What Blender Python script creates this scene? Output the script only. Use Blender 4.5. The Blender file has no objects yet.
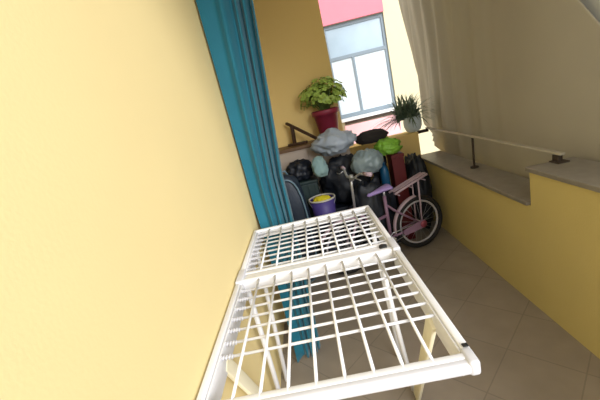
import bpy, bmesh, math, random
from mathutils import Vector, Matrix, noise
S = bpy.context.scene
C = S.collection
PI = math.pi
random.seed(4)

# ------------------------------------------------------------------ materials
def mat(name, col, rough=.6, metal=0., var=.06, scale=6., bump=0., bscale=60., spec=.4, trans=0., sheen=0.):
    m = bpy.data.materials.new(name); m.use_nodes = True
    nt = m.node_tree; n = nt.nodes; l = nt.links
    b = n['Principled BSDF']
    b.inputs['Roughness'].default_value = rough
    b.inputs['Metallic'].default_value = metal
    b.inputs['Specular IOR Level'].default_value = spec
    b.inputs['Transmission Weight'].default_value = trans
    b.inputs['Sheen Weight'].default_value = sheen
    tc = n.new('ShaderNodeTexCoord')
    no = n.new('ShaderNodeTexNoise'); no.inputs['Scale'].default_value = scale; no.inputs['Detail'].default_value = 4
    l.new(tc.outputs['Object'], no.inputs['Vector'])
    mx = n.new('ShaderNodeMix'); mx.data_type = 'RGBA'
    mx.inputs['A'].default_value = (*[max(0, c*(1-var)) for c in col], 1)
    mx.inputs['B'].default_value = (*[min(1, c*(1+var)) for c in col], 1)
    l.new(no.outputs['Fac'], mx.inputs['Factor'])
    l.new(mx.outputs['Result'], b.inputs['Base Color'])
    if bump:
        n2 = n.new('ShaderNodeTexNoise'); n2.inputs['Scale'].default_value = bscale; n2.inputs['Detail'].default_value = 3
        l.new(tc.outputs['Object'], n2.inputs['Vector'])
        bp = n.new('ShaderNodeBump'); bp.inputs['Strength'].default_value = bump; bp.inputs['Distance'].default_value = .01
        l.new(n2.outputs['Fac'], bp.inputs['Height']); l.new(bp.outputs['Normal'], b.inputs['Normal'])
    return m

def tile_mat():
    m = mat('floor_tiles', (.2, .16, .12), .38, spec=.45)
    nt = m.node_tree; n = nt.nodes; l = nt.links; b = n['Principled BSDF']
    tc = n.new('ShaderNodeTexCoord'); mp = n.new('ShaderNodeMapping')
    mp.inputs['Rotation'].default_value = (0, 0, -PI/4)
    l.new(tc.outputs['Object'], mp.inputs['Vector'])
    mv = n.new('ShaderNodeVectorMath'); mv.operation = 'ADD'; mv.inputs[1].default_value = (-.01+3.7, -.2+3.7, 0)
    l.new(mp.outputs['Vector'], mv.inputs[0])
    br = n.new('ShaderNodeTexBrick'); br.offset = 0; br.squash = 1
    br.inputs['Scale'].default_value = 1; br.inputs['Brick Width'].default_value = .37; br.inputs['Row Height'].default_value = .37
    br.inputs['Mortar Size'].default_value = .004; br.inputs['Mortar Smooth'].default_value = .3; br.inputs['Bias'].default_value = 0
    br.inputs['Color1'].default_value = (.30, .255, .205, 1); br.inputs['Color2'].default_value = (.285, .24, .19, 1)
    br.inputs['Mortar'].default_value = (.225, .19, .155, 1)
    l.new(mv.outputs[0], br.inputs['Vector'])
    no = n.new('ShaderNodeTexNoise'); no.inputs['Scale'].default_value = 5; no.inputs['Detail'].default_value = 6
    l.new(tc.outputs['Object'], no.inputs['Vector'])
    mr = n.new('ShaderNodeMapRange'); mr.inputs['To Min'].default_value = .78; mr.inputs['To Max'].default_value = 1.2
    l.new(no.outputs['Fac'], mr.inputs['Value'])
    vm = n.new('ShaderNodeVectorMath'); vm.operation = 'SCALE'
    l.new(br.outputs['Color'], vm.inputs[0]); l.new(mr.outputs[0], vm.inputs['Scale'])
    l.new(vm.outputs[0], b.inputs['Base Color'])
    return m

M = dict(
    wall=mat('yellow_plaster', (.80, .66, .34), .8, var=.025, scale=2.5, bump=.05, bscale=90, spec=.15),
    wall_e=mat('yellow_plaster_end_lit', (.84, .62, .25), .8, var=.025, scale=2.5, bump=.05, bscale=90, spec=.15),  # same plaster as wall; light on the end wall put into a warmer colour
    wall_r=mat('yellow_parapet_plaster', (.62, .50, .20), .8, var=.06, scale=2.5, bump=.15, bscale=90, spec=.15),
    ceil=mat('white_ceiling', (.8, .78, .7), .9),
    tile=tile_mat(),
    marble=mat('grey_marble', (.25, .225, .19), .4, var=.25, scale=14),
    cream=mat('cream_facade', (.66, .60, .40), .9, var=.03),
    pink=mat('pink_facade', (.72, .22, .27), .85, var=.05),
    pinkpale=mat('pale_pink_sill', (.85, .50, .52), .8, var=.05),
    winframe=mat('grey_blue_frame', (.19, .24, .28), .5),
    pane=mat('sky_toned_pane', (.66, .76, .82), .25, var=.12, scale=3, spec=.6),  # pale opaque base stands in for sky reflected in the glass
    paneup=mat('blue_grey_pane', (.36, .46, .54), .15, var=.2, scale=2.5, spec=.6),
    white=mat('white_sill_paint', (.85, .85, .85), .6),
    bed=mat('white_bed_enamel', (.76, .76, .78), .35, var=.03, spec=.5),
    bedcream=mat('cream_bed_enamel', (.84, .78, .58), .4, var=.04),
    plug=mat('white_plastic', (.62, .62, .66), .4),
    teal=mat('teal_fabric', (.003, .12, .175), .75, var=.12, scale=5, bump=.1, bscale=300, sheen=.2),
    awning=mat('beige_canvas', (.44, .405, .335), .9, var=.07, scale=2.2, bump=.12, bscale=250, spec=.1),
    awning2=mat('grey_canvas', (.80, .82, .82), .9, var=.08, scale=2, bump=.1, bscale=250, spec=.1),
    railp=mat('cream_rail_paint', (.42, .38, .30), .45, var=.2, scale=25),
    rust=mat('dark_rusty_iron', (.05, .035, .025), .7, var=.5, scale=30),
    box=mat('beige_laminate', (.40, .33, .27), .6, var=.1),
    boxtop=mat('brown_laminate', (.14, .075, .035), .5, var=.3, scale=12),
    darkwood=mat('dark_stained_wood', (.055, .028, .016), .5, var=.4, scale=20),
    pot=mat('magenta_plastic', (.25, .025, .055), .45, var=.15),
    soil=mat('soil', (.05, .03, .02), .95, bump=.6),
    leaf=mat('fresh_green_leaf', (.36, .50, .10), .5, var=.4, scale=14),
    stem=mat('green_stem', (.12, .17, .04), .6),
    leafd=mat('dusty_green_leaf', (.14, .20, .13), .6, var=.4, scale=14),
    potw=mat('bluish_white_pot', (.62, .72, .80), .4, var=.1),
    bagg=mat('grey_blue_plastic_film', (.36, .42, .50), .35, var=.15, scale=8, bump=.25, bscale=25),
    bagt=mat('milky_plastic_film', (.20, .26, .28), .3, var=.5, scale=9, bump=.3, bscale=30),
    baggreen=mat('lime_plastic_film', (.24, .52, .06), .35, var=.25, scale=12, bump=.3, bscale=30),
    bagk=mat('black_plastic_film', (.008, .011, .018), .5, var=.5, scale=8, bump=.4, bscale=18),
    cloth=mat('pale_aqua_cloth', (.22, .34, .34), .8, var=.2),
    navy=mat('navy_nylon', (.006, .014, .028), .5, var=.3, bump=.2),
    piping=mat('grey_blue_piping', (.10, .16, .20), .4),
    crate=mat('dark_green_plastic', (.012, .028, .028), .5, var=.3),
    crateb=mat('black_blue_plastic', (.012, .016, .03), .5, var=.3),
    bucket=mat('violet_plastic', (.06, .042, .19), .5, var=.2),
    rim=mat('pale_bucket_rim', (.5, .48, .42), .4),
    yellow=mat('yellow_cloth', (.62, .52, .02), .7, var=.15, bump=.3, bscale=30),
    redbox=mat('dark_red_cardboard', (.11, .008, .012), .5, var=.2),
    blue=mat('blue_plastic', (.01, .09, .20), .3),
    jacket=mat('black_cloth', (.02, .017, .018), .9, var=.3, bump=.3),
    tyre=mat('black_rubber', (.012, .011, .011), .75),
    rimw=mat('pale_rim', (.42, .40, .42), .35),
    pinkbike=mat('pink_bike_paint', (.27, .16, .24), .35, var=.1),
    pinkpale2=mat('pale_pink_bike_plastic', (.48, .36, .42), .4, var=.05),
    redp=mat('pink_red_plastic', (.28, .05, .08), .4),
    lilac=mat('lilac_vinyl', (.34, .24, .55), .45, var=.1),
    steel=mat('bright_steel', (.55, .56, .58), .3, metal=.7),
    black=mat('black_plastic', (.02, .02, .02), .5),
)

# ------------------------------------------------------------------ mesh helpers
def link(name, bm, m, parent=None, smooth=True, mods=None):
    bmesh.ops.recalc_face_normals(bm, faces=bm.faces)
    me = bpy.data.meshes.new(name); bm.to_mesh(me); bm.free()
    for p in me.polygons: p.use_smooth = smooth
    me.materials.append(M[m] if isinstance(m, str) else m)
    o = bpy.data.objects.new(name, me); C.objects.link(o)
    if parent:
        o.parent = parent
        o.matrix_parent_inverse = wm(parent).inverted()
    return o
def wm(o):
    m = Matrix.Translation(o.location) @ o.rotation_euler.to_matrix().to_4x4()
    return (wm(o.parent) @ o.matrix_parent_inverse @ m) if o.parent else m
def tag(o, label, cat, group=None):
    o['label'] = label; o['category'] = cat
    if group: o['group'] = group
    return o
def thing(name, loc, label, cat, group=None, rz=0):
    o = bpy.data.objects.new(name, None); C.objects.link(o)
    o.location = loc; o.rotation_euler = (0, 0, rz); o.empty_display_size = .05
    return tag(o, label, cat, group)
def struct(name, bm, m, smooth=False):
    o = link(name, bm, m, None, smooth); o['kind'] = 'structure'; return o
def B(): return bmesh.new()
def box(bm, x0, x1, y0, y1, z0, z1, bev=0, seg=2, mtx=None):
    r = bmesh.ops.create_cube(bm, size=1)
    vs = r['verts']
    for v in vs: v.co = Vector(((x0+x1)/2+v.co.x*(x1-x0), (y0+y1)/2+v.co.y*(y1-y0), (z0+z1)/2+v.co.z*(z1-z0)))
    if mtx: bmesh.ops.transform(bm, matrix=mtx, verts=vs)
    if bev:
        es = list({e for v in vs for e in v.link_edges})
        bmesh.ops.bevel(bm, geom=es, offset=bev, segments=seg, affect='EDGES', profile=.5)
    return bm
def bar(bm, p0, p1, w, h, bev=.003):
    p0 = Vector(p0); p1 = Vector(p1); d = p1-p0; L = d.length
    q = d.to_track_quat('Y', 'Z')
    return box(bm, -w/2, w/2, 0, L, -h/2, h/2, bev, 2, Matrix.Translation(p0) @ q.to_matrix().to_4x4())
def tube(bm, pts, r, seg=8, closed=False, caps=True):
    pts = [Vector(p) for p in pts]; n = len(pts)
    rr = r if isinstance(r, (list, tuple)) else [r]*n
    rings = []; up = None
    for i, p in enumerate(pts):
        if closed: t = pts[(i+1) % n]-pts[i-1]
        else: t = pts[min(i+1, n-1)]-pts[max(i-1, 0)]
        t.normalize()
        if up is None:
            up = Vector((0, 0, 1)) if abs(t.z) < .9 else Vector((1, 0, 0))
        a = t.cross(up); a.normalize(); b = a.cross(t); b.normalize(); up = b
        rings.append([bm.verts.new(p+(a*math.cos(k*2*PI/seg)+b*math.sin(k*2*PI/seg))*rr[i]) for k in range(seg)])
    for i in range(n if closed else n-1):
        A = rings[i]; Bq = rings[(i+1) % n]
        for k in range(seg): bm.faces.new((A[k], A[(k+1) % seg], Bq[(k+1) % seg], Bq[k]))
    if caps and not closed:
        bm.faces.new(rings[0][::-1]); bm.faces.new(rings[-1])
    return bm
def lathe(bm, prof, c, seg=28, mtx=None):
    rings = []
    for r, z in prof:
        rings.append([bm.verts.new(Vector((r*math.cos(k*2*PI/seg), r*math.sin(k*2*PI/seg), z))) for k in range(seg)])
    for A, D in zip(rings, rings[1:]):
        for k in range(seg): bm.faces.new((A[k], A[(k+1) % seg], D[(k+1) % seg], D[k]))
    bm.faces.new(rings[0][::-1]); bm.faces.new(rings[-1])
    vs = [v for r in rings for v in r]
    T = Matrix.Translation(Vector(c))
    bmesh.ops.transform(bm, matrix=(T @ mtx) if mtx else T, verts=vs)
    return bm
def blob(c, r, seed=0, amp=.18, freq=2.2, sub=4, p=2.4, knot=0, rot=0, flat=.85):
    """crumpled bag: rounded-box ball with creases, optional tied neck"""
    bm = B(); bmesh.ops.create_icosphere(bm, subdivisions=sub, radius=1)
    off = Vector((seed*7.3, seed*3.1, seed*1.7)); R = Matrix.Rotation(rot, 3, 'Z')
    for v in bm.verts:
        d = v.co.normalized()
        s = (abs(d.x)**p+abs(d.y)**p+abs(d.z)**p)**(-1/p)
        w = d+.35*noise.noise_vector(d*freq*.7+off)
        cr = 1-2*abs(noise.noise(w*freq+off))
        cr2 = 1-2*abs(noise.noise(w*freq*2.7+off*2))
        k = s*(1+amp*(cr-.5)+amp*.45*(cr2-.5))
        q = d*k
        if knot and d.z > .55:
            t = (d.z-.55)/.45
            q.x *= 1-.85*t**1.2; q.y *= 1-.85*t**1.2; q.z += knot*t*t
        q.z = max(q.z, -flat)
        q = Vector((q.x*r[0], q.y*r[1], q.z*r[2]))
        v.co = R @ q+Vector(c)
    return bm
def sheet(bm, fn, nu, nv):
    g = [[bm.verts.new(Vector(fn(i/(nu-1), j/(nv-1)))) for j in range(nv)] for i in range(nu)]
    for i in range(nu-1):
        for j in range(nv-1): bm.faces.new((g[i][j], g[i+1][j], g[i+1][j+1], g[i][j+1]))
    return bm
def solid(o, t):
    m = o.modifiers.new('thickness', 'SOLIDIFY'); m.thickness = t; m.offset = 0
    return o

# ------------------------------------------------------------------ the setting
XL, XR, YE = -.5, 1.3, 4.1
struct('floor', box(B(), XL-.2, XR+.25, -1.6, YE+.25, -.18, 0), 'tile')
struct('wall_left', box(B(), XL-.2, XL, -1.6, YE+.25, 0, 2.95), 'wall')
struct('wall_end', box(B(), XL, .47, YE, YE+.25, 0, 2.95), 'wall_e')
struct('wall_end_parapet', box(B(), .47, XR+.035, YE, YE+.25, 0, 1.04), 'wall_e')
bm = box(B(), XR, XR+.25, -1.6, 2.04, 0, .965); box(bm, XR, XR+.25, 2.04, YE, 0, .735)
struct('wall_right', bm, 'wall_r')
bm = box(B(), XR-.018, XR+.27, -1.6, 2.055, .965, .993, .004)
struct('trim_1', bm, 'marble')
bm = box(B(), XR-.018, XR+.27, 2.058, YE-.002, .735, .763, .004)
struct('trim_2', bm, 'marble')
struct('ceiling', box(B(), XL-.2, XR+.45, .7, YE+.25, 2.95, 3.1), 'ceil')

# neighbouring house seen over the end parapet
nb = thing('neighbouring_house', (1.3, 6.75, -3), 'cream house facade with pink panels beyond the end parapet', 'building')
bm = box(B(), -2.5, .72, 6.5, 6.7, -3, 5.5); box(bm, 1.80, 5.0, 6.5, 6.7, -3, 5.5)
box(bm, .72, 1.80, 6.5, 6.7, 2.84, 5.5); box(bm, .72, 1.80, 6.5, 6.7, -3, 1.16)
link('wall', bm, 'cream', nb, False)
link('pink_panel', box(B(), .70, 1.80, 6.44, 6.499, 2.84, 4.2, .005), 'pink', nb, False)['label'] = 'pink panel above the window'
link('pink_panel', box(B(), .78, 1.80, 6.40, 6.499, .55, 1.10, .005), 'pinkpale', nb, False)['label'] = 'pale pink panel below the window'
link('window_sill', box(B(), .74, 1.82, 6.36, 6.6, 1.175, 1.225, .006), 'white', nb, False)
link('sill_gap', box(B(), .80, 1.74, 6.42, 6.499, 1.12, 1.165, .002), 'darkwood', nb, False)['label'] = 'dark gap under the white sill'
bm = B()
for a in (box, ):
    a(bm, .722, .77, 6.53, 6.59, 1.23, 2.838); a(bm, 1.75, 1.798, 6.53, 6.59, 1.23, 2.838)
    a(bm, .77, 1.75, 6.53, 6.59, 1.23, 1.30); a(bm, .77, 1.75, 6.53, 6.59, 2.78, 2.838)
    a(bm, .77, 1.75, 6.53, 6.59, 2.25, 2.31); a(bm, 1.15, 1.19, 6.53, 6.59, 1.30, 2.25)
wf = link('window_frame', bm, 'winframe', nb, False)
link('pane', box(B(), .77, 1.15, 6.555, 6.565, 1.30, 2.25), 'pane', wf, False)
link('pane', box(B(), 1.19, 1.75, 6.555, 6.565, 1.30, 2.25), 'pane', wf, False)
link('pane', box(B(), .77, 1.75, 6.555, 6.565, 2.31, 2.78), 'paneup', wf, False)['label'] = 'blue grey upper pane'
struct('ground', box(B(), -12, 14, -6, 14, -3.3, -3.0), 'tile')

# ------------------------------------------------------------------ curtains
def teal_fn(u, v):
    z = .02+v*2.68
    x = -.485+.25*u; y = 2.43+.12*u
    ph = u*u*2*PI*4
    a = .012+.026*u
    x += .008*math.sin(ph*.5+z*1.3)*u; y += a*math.sin(ph+.5*math.sin(z*1.5))+.02*math.sin(u*7+z)
    k = max(0, (1.0-z)/1.0)
    y -= .52*k**1.3; x += (.105-.085*u)*k
    x += .085*max(0, z-1.2)*u
    return (max(x, -.49), y, z)
t = thing('curtain', (-.36, 2.45, 0), 'long teal fabric curtain gathered beside the left yellow wall', 'curtain')
solid(link('curtain_fabric', sheet(B(), teal_fn, 120, 60), 'teal', t), .003)
link('curtain_rod', tube(B(), [(-.499, 2.44, 2.72), (-.2, 2.5, 2.72), (-.12, 2.52, 2.72)], .012), 'steel', t)

def edge_y(z):
    pts = [(.55, 4.05), (.75, 4.22), (1.0, 4.62), (1.8, 4.85), (2.2, 4.90), (2.64, 4.95), (2.95, 5.0)]
    for (a, ya), (b, yb) in zip(pts, pts[1:]):
        if z <= b: return ya+(yb-ya)*(z-a)/(b-a)
    return 5.0
def near_y(z): return 1.92+(z-1.68)*.75+.1*math.sin(z*2) if z > 1.1 else 1.57
def awn_fn(u, v):
    z = .55+v*2.4
    y1 = edge_y(z); y0 = -.1+.0*z
    if True: y0 = min(y1-.5, 1.42+(z-1.0)*.74)
    y = y0+(y1-y0)*u
    s = y
    w = max(0, min(1, (y-2.7)/1.2))
    x = 1.63+.020*math.sin(s*4.2+.6*z)*(1-w*.4)
    x += w*(.030*math.sin(s*17+z*.8)+.014*math.sin(s*39-z*.7))
    x += .012*math.sin(z*3+s*2)
    return (x, y, z)
t = solid(link('awning_curtain', sheet(B(), awn_fn, 190, 40), 'awning'), .004)
tag(t, 'large beige canvas awning curtain hanging outside the right parapet', 'awning')
def awn2_fn(u, v):
    z = .55+v*2.4; y = .45+u*3.4
    return (1.72+.02*math.sin(y*5+z), y, z)
t = solid(link('awning_curtain', sheet(B(), awn2_fn, 60, 20), 'awning2'), .004)
tag(t, 'pale grey awning panel showing behind the beige canvas at top right corner', 'awning')

# ------------------------------------------------------------------ handrail
t = thing('handrail', (1.46, 3.05, .763), 'cream painted metal handrail spanning the low marble sill of the right parapet', 'handrail')
link('rail_bar', bar(B(), (1.46, 1.98, 1.044), (1.46, 4.16, 1.060), .034, .016, .005), 'railp', t)
bm = tube(B(), [(1.46, 3.06, .7635), (1.46, 3.06, .775)], .035, 12); tube(bm, [(1.46, 3.06, .77), (1.455, 3.05, .85), (1.46, 3.05, 1.04)], .010)
link('post', bm, 'rust', t)['label'] = 'dark rusty post'
bm = box(B(), 1.445, 1.475, 2.0, 2.05, .994, 1.036, .004); box(bm, 1.425, 1.495, 1.97, 2.05, .993, 1.0, .002)
link('bracket', bm, 'rust', t)
link('bracket', box(B(), 1.336, 1.47, 4.12, 4.15, 1.015, 1.051, .003), 'rust', t)

# ------------------------------------------------------------------ folding bed frame
ZB = .90
xl, xr = -.478, .318
bed = thing('folding_bed_frame', ((xl+xr)/2, 1.5, 0), 'white enamelled folding bed frame with bare wire grid along the left wall', 'bed frame')
def section(y0, y1, ys, far):
    nm = 'head_frame' if far else 'foot_frame'
    bm = B()
    for x, s in ((xl, 1), (xr, -1)):
        box(bm, x-.014, x+.012, y0+.004, y1, ZB-.034, ZB+.010, .005)
        bar(bm, (x+s*.018, y0+.025, ZB-.040), (x+s*.018, y1-.01, ZB-.040), .006, .085, .001)
    box(bm, xl-.010, xr+.010, y0-.008, y0+.022, ZB-.034, ZB+.008, .009, 3)
    box(bm, xl-.012, xr+.012, y1-.022, y1+.012, ZB-.045, ZB+.012, .010, 3)
    fr = link(nm, bm, 'bed', bed)
    # outward cream inner faces of the side rails
    bm = B()
    for k in range(8):
        x = -.375+.0842*k
        tube(bm, [(x, y0+.0, ZB+.003), (x, y1-.0, ZB+.003)], .0055, 8)
    for y in ys: tube(bm, [(xl+.02, y, ZB-.006), (xr-.02, y, ZB-.006)], .0055, 8)
    link('wire_grid', bm, 'bed', bed)
    for y in ys:
        pts = [(xl+.022+.045*k/24, y+.008*math.sin(k/24*8*PI), ZB-.006+.008*math.cos(k/24*8*PI)) for k in range(25)]
        link('spring', tube(B(), pts, .0028, 6), 'plug', bed)
section(.785, 1.535, [1.0+.0735*k for k in range(7)], False)
section(1.60, 2.235, [1.66+.0665*k for k in range(9)], True)
# thick moulded foot bar with rounded corners
bm = box(B(), xl-.022, xr+.008, .757, .788, ZB-.032, ZB+.006, .011, 4)
link('foot_bar', bm, 'plug', bed)
for x in (xl, xr):
    link('corner_cap', box(B(), x-.020, x+.013, .755, .82, ZB-.036, ZB+.013, .011, 4), 'plug', bed)
link('corner_slot', box(B(), xr-.008, xr+.008, .815, .829, ZB+.0125, ZB+.0155, .0008), 'black', bed)
# hinge plates in the middle
for x in (xl+.004, xr-.004):
    h = link('hinge', box(B(), x-.019, x+.019, 1.50, 1.635, ZB-.05, ZB+.020, .008, 3), 'plug', bed)
    link('hinge_bolt', tube(B(), [(x-.024, 1.567, ZB-.012), (x+.024, 1.567, ZB-.012)], .012, 12), 'steel', h)
link('hinge_knob', tube(B(), [(xr-.055, 1.567, ZB-.03), (xr-.055, 1.567, ZB+.014)], .020, 16), 'black', bed)['label'] = 'black round knob'
bm = box(B(), xl+.02, xr-.02, 1.54, 1.596, ZB-.034, ZB+.004, .006)
link('middle_crossbar', bm, 'bed', bed)
for x, sx in ((xl+.022, -1), (xr-.03, 1)):
    link('diagonal_leg', bar(B(), (x+.006*sx, 1.03, ZB-.05), (x, 1.50, .012), .018, .06, .004), 'bedcream', bed)['label'] = 'flat cream diagonal leg'
    link('leg', tube(B(), [(x-.05*(sx > 0), 1.56, ZB-.03), (x-.03*(sx > 0), 1.56, .45), (x, 1.55, .012)], .014, 12), 'bed', bed)
    link('leg', tube(B(), [(x, 2.0, ZB-.04), (x, 1.80, .012)], .014, 12), 'bed', bed)

# ------------------------------------------------------------------ cabinet + things on it
cab = thing('storage_cabinet', (.0, 3.93, 0), 'beige storage cabinet in the far left corner behind the bags', 'cabinet')
link('body', box(B(), -.46, .46, 3.76, 4.09, 0.02, 1.20, .004), 'box', cab, False)
link('cabinet_top', box(B(), -.475, .475, 3.745, 4.095, 1.20, 1.235, .005), 'boxtop', cab, False)
for x0, x1 in ((-.45, -.004), (.004, .45)):
    d = link('door', box(B(), x0, x1, 3.742, 3.759, .05, 1.185, .003), 'box', cab, False)
    hx = -.04 if x1 < .1 else .04
    link('handle', tube(B(), [(hx, 3.735, .62), (hx, 3.728, .65), (hx, 3.728, .72), (hx, 3.735, .75)], .005), 'steel', d)
bm = bar(B(), (-.17, 4.0, 1.50), (.145, 3.80, 1.262), .03, .03, .004)
bar(bm, (-.125, 3.97, 1.236), (-.11, 3.962, 1.455), .045, .03, .004)
bar(bm, (-.20, 3.99, 1.25), (.02, 3.90, 1.25), .05, .026, .004)
tag(link('wooden_bracket', bm, 'darkwood'), 'dark brown wooden bar on a short post on the cabinet', 'wooden bar')

pt = thing('potted_geranium', (.29, 3.92, 1.236), 'bushy light green plant in a magenta pot on the cabinet', 'potted plant')
PX, PY, PZ = .29, 3.92, 1.236
link('pot', lathe(B(), [(.098, 0), (.102, .02), (.135, .26), (.152, .262), (.157, .31), (.148, .318), (.138, .31), (.134, .27)], (PX, PY, PZ)), 'pot', pt)
link('soil', lathe(B(), [(.13, 0), (.13, .01)], (PX, PY, PZ+.285)), 'soil', pt)
def leafdisc(bm, p, nrm, r, rnd, lobes=5):
    q = nrm.to_track_quat('Z', 'Y').to_matrix().to_4x4()
    T = Matrix.Translation(p) @ q @ Matrix.Rotation(rnd*6.28, 4, 'Z')
    c = bm.verts.new(T @ Vector((0, 0, -.12*r))); ring = []
    for k in range(12):
        a = k*2*PI/12; rr = r*(1+.10*math.cos(a*lobes))*(.35 if k == 0 else 1)
        ring.append(bm.verts.new(T @ Vector((rr*math.cos(a), rr*math.sin(a), .12*r*math.cos(2*a)))))
    for k in range(12): bm.faces.new((c, ring[k], ring[(k+1) % 12]))
bf, bs = B(), B()
for i in range(260):
    th = random.uniform(0, 2*PI); ph = math.acos(random.uniform(-.35, 1)); rad = random.uniform(.55, 1)
    d = Vector((math.sin(ph)*math.cos(th), math.sin(ph)*math.sin(th), math.cos(ph)))
    p = Vector((PX-.005, PY-.0, PZ+.45))+Vector((d.x*.27, d.y*.17, d.z*.21))*rad
    p += noise.noise_vector(p*9)*.03
    leafdisc(bf, p, (d+Vector((0, -.3, .6))).normalized(), random.uniform(.024, .042), random.random())
    if i % 6 == 0: tube(bs, [(PX+d.x*.03, PY+d.y*.03, PZ+.28), (PX+d.x*.1, PY+d.y*.08, PZ+.38), p], .004, 6)
link('foliage', bf, 'leaf', pt, False)
link('stems', bs, 'stem', pt)

QX, QY, QZ = 1.322, 4.215, 1.042
pt = thing('potted_spider_plant', (QX, QY, QZ), 'spiky dusty green plant in a white round pot on the end parapet', 'potted plant')
link('pot', lathe(B(), [(.055, 0), (.085, .02), (.105, .07), (.108, .12), (.100, .165), (.108, .18), (.102, .186), (.092, .17)], (QX, QY, QZ)), 'potw', pt)
link('soil', lathe(B(), [(.09, 0), (.09, .01)], (QX, QY, QZ+.15)), 'soil', pt)
bf = B()
for i in range(330):
    th = random.uniform(0, 2*PI); el = random.uniform(.1, 1.5); L = random.uniform(.22, .54)
    d = Vector((math.cos(th)*math.cos(el), .55*math.sin(th)*math.cos(el), math.sin(el)))
    if d.y > .3: d.y *= .5
    base = Vector((QX+random.uniform(-.18, .06), QY+random.uniform(-.04, .04), QZ+.16+random.uniform(0, .05)))
    side = d.cross(Vector((0, 0, 1))).normalized()*random.uniform(.007, .014)
    prev = None
    for k in range(5):
        t_ = k/4; p = base+d*L*t_+Vector((0, 0, -.22*L*t_*t_*2)); w = side*(1-t_**2)*1+side*.05
        cur = (bf.verts.new(p-w), bf.verts.new(p+w))
        if prev: bf.faces.new((prev[0], prev[1], cur[1], cur[0]))
        prev = cur
solid(link('foliage', bf, 'leafd', pt, False), .001)

# ------------------------------------------------------------------ heap of bags and boxes
def crate(name, x0, x1, y0, y1, z0, z1, m, label, cat):
    t = thing(name, ((x0+x1)/2, (y0+y1)/2, z0), label, cat)
    bm = box(B(), x0, x1, y0, y1, z0, z1-.03, .012, 3)
    n = 5
    for k in range(n):
        x = x0+(x1-x0)*(k+.5)/n; box(bm, x-.008, x+.008, y0-.006, y0+.002, z0+.03, z1-.05, .002)
    link('body', bm, m, t, False)
    link('lid', box(B(), x0-.010, x1+.010, y0-.010, y1+.010, z1-.03, z1, .008, 3), m, t, False)
    return t
crate('storage_crate', .08, .62, 3.42, 3.70, 0, .55, 'crateb', 'dark blue plastic storage crate under the black bag', 'crate')
crate('storage_crate', -.30, .03, 3.46, 3.71, 0, .90, 'crate', 'tall dark green storage box beside the teal curtain and cabinet', 'crate')
crate('storage_crate', .665, .80, 3.44, 3.70, 0, .62, 'crateb', 'narrow dark crate under the blue bottle', 'crate')
crate('storage_crate', -.10, .17, 3.14, 3.40, 0, .50, 'crateb', 'low dark crate under the violet bucket', 'crate')
def bag(name, m, c, r, label, cat='bag', **k):
    return tag(link(name, blob(c, r, **k), m), label, cat)
bag('rubbish_bag', 'bagk', (.33, 3.55, .80), (.25, .135, .255), 'black shiny rubbish bag under the grey blue bag', seed=1, amp=.22, flat=.88)
bag('rubbish_bag', 'bagk', (1.125, 3.74, .42), (.125, .2, .43), 'black rubbish bag in the corner behind the bicycle wheel', seed=2, amp=.2, flat=.96)
bag('plastic_bag', 'bagg', (.29, 3.56, 1.215), (.23, .16, .14), 'large grey blue plastic bag on top of the heap', seed=3, amp=.30, p=1.5, freq=1.6)
bag('plastic_bag', 'bagt', (.545, 3.30, .985), (.155, .085, .13), 'milky grey plastic bag in the middle of the heap', seed=5, amp=.2, p=2)
bag('plastic_bag', 'baggreen', (.825, 3.55, 1.045), (.13, .09, .09), 'bright green plastic bag on the dark red box', seed=7, amp=.38, p=1.8, freq=2.8)
bag('jacket', 'jacket', (.70, 3.66, 1.17), (.16, .08, .07), 'black crumpled jacket draped over the top right of the heap', 'jacket', seed=10, amp=.22, freq=1.5)
bag('cloth', 'cloth', (.085, 3.36, 1.03), (.075, .06, .11), 'pale aqua cloth hanging below the grey blue bag', 'cloth', seed=9, amp=.2, freq=1.2)
bag('rubbish_bag', 'bagk', (-.13, 3.58, 1.0), (.13, .11, .11), 'small black bag on the dark green storage box', seed=11, amp=.3, flat=.85)
bag('rubbish_bag', 'bagk', (.50, 3.26, .40), (.19, .075, .40), 'dark crumpled bag standing behind the bicycle saddle', seed=12, amp=.3, flat=.97)
bag('rubbish_bag', 'bagk', (.725, 3.62, .82), (.075, .06, .19), 'dark bag behind the blue bottle, left of the dark red box', seed=15, amp=.25, flat=.97)
# dark red box
t = thing('cardboard_box', (.90, 3.56, 0), 'tall dark red box standing beside the heap under the green bag', 'box')
link('body', box(B(), .825, .95, 3.46, 3.66, 0, .93, .004), 'redbox', t, False)
link('lid', box(B(), .82, .955, 3.455, 3.665, .93, .965, .004), 'redbox', t, False)
# blue bottle
t = thing('bottle', (.745, 3.49, .62), 'blue plastic bottle between the milky bag and red box', 'bottle')
link('body', lathe(B(), [(.042, 0), (.047, .01), (.047, .18), (.038, .23), (.018, .26)], (.735, 3.49, .62), 20), 'blue', t)
link('cap', lathe(B(), [(.02, 0), (.02, .03), (.016, .034)], (.735, 3.49, .88), 16), 'blue', t)
# violet bucket with yellow cloth
BX, BY, BZ = .035, 3.27, .50
t = thing('bucket', (BX, BY, BZ), 'violet plastic bucket with pale rim holding a yellow cloth', 'bucket')
link('body', lathe(B(), [(.10, 0), (.105, .01), (.128, .235), (.123, .235), (.10, .02)], (BX, BY, BZ), 32), 'bucket', t)
bm = tube(B(), [(BX+.130*math.cos(a*PI/16), BY+.130*math.sin(a*PI/16), BZ+.24) for a in range(32)], .009, 8, True)
link('rim', bm, 'rim', t)
bm = tube(B(), [(BX+.135*math.cos(a), BY-.09*math.sin(a), BZ+.24-.10*math.sin(a)) for a in [PI*k/16 for k in range(17)]], .003, 6)
link('bucket_handle', bm, 'steel', t)
tag(link('cloth', blob((BX, BY, BZ+.20), (.092, .092, .06), seed=13, amp=.25, flat=.8), 'yellow'), 'bright yellow cloth stuffed in the violet bucket', 'cloth')
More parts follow.
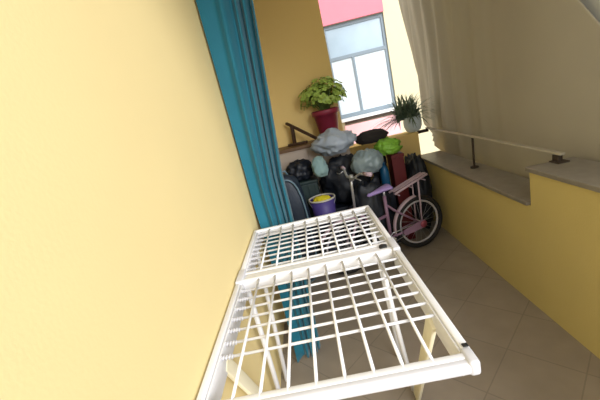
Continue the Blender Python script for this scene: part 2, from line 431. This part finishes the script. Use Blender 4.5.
# tall navy bag
t = thing('travel_bag', (-.30, 3.05, 0), 'tall dark navy travel bag leaning beside the teal curtain', 'bag')
def se(c, r, p):
    bm = B(); bmesh.ops.create_icosphere(bm, subdivisions=4, radius=1)
    for v in bm.verts:
        d = v.co.normalized(); s = (abs(d.x)**p+abs(d.y)**p+abs(d.z)**p)**(-1/p)
        s *= 1+.03*noise.noise(d*3)
        v.co = Vector((d.x*s*r[0], d.y*s*r[1], d.z*s*r[2]))+Vector(c)
    return bm
link('body', se((-.285, 3.04, .55), (.18, .10, .55), 3.2), 'navy', t)
for yo in (-.105, .10):
    pts = []
    for k in range(40):
        a = k*2*PI/40; d = Vector((math.cos(a), math.sin(a))); s = (abs(d.x)**3.2+abs(d.y)**3.2)**(-1/3.2)
        pts.append((-.285+d.x*s*.155, 3.04+yo*.83, .55+d.y*s*.515))
    link('piping', tube(B(), pts, .009, 6, True), 'piping', t)
link('carry_handle', tube(B(), [(-.35, 3.04, 1.08), (-.33, 3.04, 1.13), (-.24, 3.04, 1.13), (-.22, 3.04, 1.08)], .010), 'piping', t)

# ------------------------------------------------------------------ child's bicycle
TH = math.radians(17)
bk = thing('bicycle', (.94, 3.24, 0), "child's pink bicycle with lilac saddle parked before the heap", 'bicycle')
U = Vector((-math.cos(TH), -math.sin(TH), 0)); W = Vector((0, 0, 1)); Nn = Vector((math.sin(TH), -math.cos(TH), 0))
O = Vector((.945, 3.24, 0))
def P(u, w, n=0): return O+U*u+W*w+Nn*n
WR = .278
def wheel(u):
    def circ(r, n=0, k=48): return [P(u+r*math.cos(a*2*PI/k), WR+.003+r*math.sin(a*2*PI/k), n) for a in range(k)]
    w = link('wheel', tube(B(), circ(WR-.026), .024, 12, True), 'tyre', bk)
    link('rim', tube(B(), circ(WR-.060), .011, 8, True), 'rimw', w)
    bm = B()
    for k in range(20):
        a = k*2*PI/20; s = .02 if k % 2 else -.02
        tube(bm, [P(u+.018*math.cos(a+.4), WR+.018*math.sin(a+.4), s), P(u+(WR-.062)*math.cos(a), WR+(WR-.062)*math.sin(a), 0)], .0012, 4)
    link('spokes', bm, 'steel', w)
    link('hub', tube(B(), [P(u, WR, -.045), P(u, WR, .045)], .018, 12), 'steel', w)
wheel(0); wheel(.80)
BBu, BBw = .34, .235
seatT = (.335, .66); headT = (.66, .62); headB = (.685, .50)
bm = tube(B(), [P(BBu, BBw), P(*seatT)], .017, 12)
tube(bm, [P(BBu, BBw), P(.5, .30), P(headB[0], headB[1]+.01)], .018, 12)
tube(bm, [P(.338, .46), P(.5, .44), P(headT[0]+.005, headT[1]-.02)], .015, 12)
tube(bm, [P(*headB), P(*headT)], .021, 12)
for s in (-.042, .042):
    tube(bm, [P(BBu, BBw, s*.5), P(.22, WR-.03, s), P(0, WR, s)], .010, 10)
    tube(bm, [P(.336, .57, s*.4), P(.24, .47, s), P(0, WR, s)], .009, 10)
link('frame', bm, 'pinkbike', bk)
bm = B()
for s in (-.045, .045): tube(bm, [P(.80, WR, s), P(.715, .46, s), P(.69, .50, s*.6)], .010, 10)
tube(bm, [P(.69, .50, -.03), P(.69, .50, .03)], .012, 10)
link('fork', bm, 'pinkpale2', bk)
# mudguards
def guard(u, a0, a1, m='pinkpale2'):
    def fn(s, t):
        a = math.radians(a0+(a1-a0)*s); r = WR+.016-.012*(2*t-1)**2
        return P(u+r*math.cos(a), WR+r*math.sin(a), (t-.5)*.055)
    solid(link('mudguard', sheet(B(), fn, 30, 7), m, bk), .003)
guard(0, -12, 88); guard(.80, 30, 150)
# saddle
bm = B()
def sad(u, v):
    a = v*2*PI
    s = u; wd = .018+.062*max(0, (1-s)-.25)**.8/.75**.8 if s < .75 else .018
    uu = .26+.25*s; h = .016+.012*(1-s)
    if s == 0 or s == 1: wd *= .4; h *= .4
    return P(uu, .725+.012*math.cos(s*PI)+h*math.sin(a), wd*math.cos(a))
g = [[bm.verts.new(sad(i/16, j/16)) for j in range(16)] for i in range(17)]
for i in range(16):
    for j in range(16): bm.faces.new((g[i][j], g[i+1][j], g[i+1][(j+1) % 16], g[i][(j+1) % 16]))
bm.faces.new(g[0]); bm.faces.new(g[-1][::-1])
link('saddle', bm, 'lilac', bk)
link('seat_post', tube(B(), [P(.335, .65), P(.332, .715)], .011, 10), 'steel', bk)
# rear rack
bm = B()
for s in (-.05, .05): tube(bm, [P(.25, .66, s), P(.12, .695, s), P(-.13, .755, s)], .011, 10)
for q in (.2, .05, -.1): tube(bm, [P(q, .68-q*.24, -.05), P(q, .68-q*.24, .05)], .006, 8)
for s in (-.05, .05): tube(bm, [P(-.02, .728, s), P(.0, WR, s)], .008, 8)
sad2 = bar(bm, P(.24, .672), P(-.135, .762), .05, .006, .003)
link('rear_rack', bm, 'pinkpale2', bk)
# chain guard, crank, pedals
bm = B()
def cg(u0, w0, u1, w1, r0, r1, n, th):
    a = Vector((u1-u0, w1-w0)); ang = math.atan2(a.y, a.x); pts = []
    for k in range(9): t_ = ang+PI/2+PI*k/8; pts.append((u0+r0*math.cos(t_), w0+r0*math.sin(t_)))
    for k in range(9): t_ = ang-PI/2+PI*k/8; pts.append((u1+r1*math.cos(t_), w1+r1*math.sin(t_)))
    A = [bm.verts.new(P(u, w, n)) for u, w in pts]; D = [bm.verts.new(P(u, w, n+th)) for u, w in pts]
    bm.faces.new(A); bm.faces.new(D[::-1])
    for k in range(len(A)): bm.faces.new((A[k], A[(k+1) % len(A)], D[(k+1) % len(A)], D[k]))
cg(0, WR, .20, .252, .040, .030, .055, .014)
link('chain_guard', bm, 'pinkbike', bk, False)
link('guard_disc', tube(B(), [P(0, WR, .075), P(0, WR, .082)], .036, 20), 'redp', bk)['label'] = 'pink red round cover on rear hub'
bm = tube(B(), [P(BBu, BBw, -.09), P(BBu, BBw, .09)], .009, 8)
tube(bm, [P(BBu, BBw, .09), P(BBu+.05, BBw-.11, .095)], .008, 8); tube(bm, [P(BBu, BBw, -.09), P(BBu-.05, BBw+.11, -.095)], .008, 8)
tube(bm, [P(.02, WR+.022, .05), P(BBu, BBw+.05, .05), P(BBu+.045, BBw, .05), P(BBu, BBw-.05, .05), P(.02, WR-.022, .05)], .004, 6)
link('crank', bm, 'steel', bk)
for s, a in ((1, (.05, -.11)), (-1, (-.05, .11))):
    c = P(BBu+a[0], BBw+a[1], s*.135)
    link('pedal', box(B(), c.x-.04, c.x+.04, c.y-.03, c.y+.03, c.z-.012, c.z+.012, .004), 'black', bk)
# handlebar
bm = tube(B(), [P(.66, .60), P(.645, .86), P(.635, .93)], .013, 12)
tube(bm, [P(.60, .985, -.25), P(.62, .985, -.17), P(.645, .93, -.06), P(.64, .93, 0), P(.645, .93, .06), P(.62, .985, .17), P(.60, .985, .25)], .011, 10)
tube(bm, [P(.635, .90), P(.635, .955)], .022, 12)
link('handlebar', bm, 'steel', bk)
for s in (-1, 1):
    link('grip', tube(B(), [P(.605, .985, s*.20), P(.585, .985, s*.30)], [.017, .019], 12), 'pinkpale2', bk)
    link('brake_lever', tube(B(), [P(.64, .975, s*.15), P(.67, .955, s*.17), P(.665, .95, s*.26)], .005, 6), 'steel', bk)

# ------------------------------------------------------------------ light and camera
w = bpy.data.worlds.new('sky'); S.world = w; w.use_nodes = True
nt = w.node_tree; bg = nt.nodes['Background']
sky = nt.nodes.new('ShaderNodeTexSky'); sky.sky_type = 'HOSEK_WILKIE'; sky.turbidity = 6; sky.ground_albedo = .5
sky.sun_direction = Vector((.6, -.5, .62)).normalized()
mx = nt.nodes.new('ShaderNodeMix'); mx.data_type = 'RGBA'; mx.inputs['Factor'].default_value = .7
mx.inputs['B'].default_value = (1.0, 1.0, 1.0, 1)
nt.links.new(sky.outputs[0], mx.inputs['A']); nt.links.new(mx.outputs['Result'], bg.inputs['Color'])
bg.inputs['Strength'].default_value = 1.3
sd = bpy.data.lights.new('sun', 'SUN'); sd.energy = 2.7; sd.angle = math.radians(40); sd.color = (.98, .98, 1)
so = bpy.data.objects.new('sun', sd); C.objects.link(so)
so.rotation_euler = Vector((-.50, .80, -.36)).to_track_quat('-Z', 'Y').to_euler()
so.location = (4, -4, 5)

cd = bpy.data.cameras.new('camera'); cam = bpy.data.objects.new('camera', cd); C.objects.link(cam)
cd.sensor_fit = 'HORIZONTAL'; cd.sensor_width = 36; cd.lens = 338.92/600*36; cd.clip_start = .02
# rows: world X, Y, Z axes in picture axes (right, down, forward)
RX = Vector((0.9739685, -0.22036507, -0.05314683)); RY = Vector((-0.00852273, -0.26988636, 0.96285446)); RZ = Vector((-0.2265231, -0.93733696, -0.26473893))
m = Matrix(((RX[0], -RX[1], -RX[2], 0), (RY[0], -RY[1], -RY[2], 0), (RZ[0], -RZ[1], -RZ[2], 1.67), (0, 0, 0, 1)))
cam.matrix_world = m
S.camera = cam
S.view_settings.view_transform = 'Standard'; S.view_settings.look = 'None'
S.view_settings.gamma = 1; S.view_settings.use_curve_mapping = False
S.view_settings.exposure = 0.52
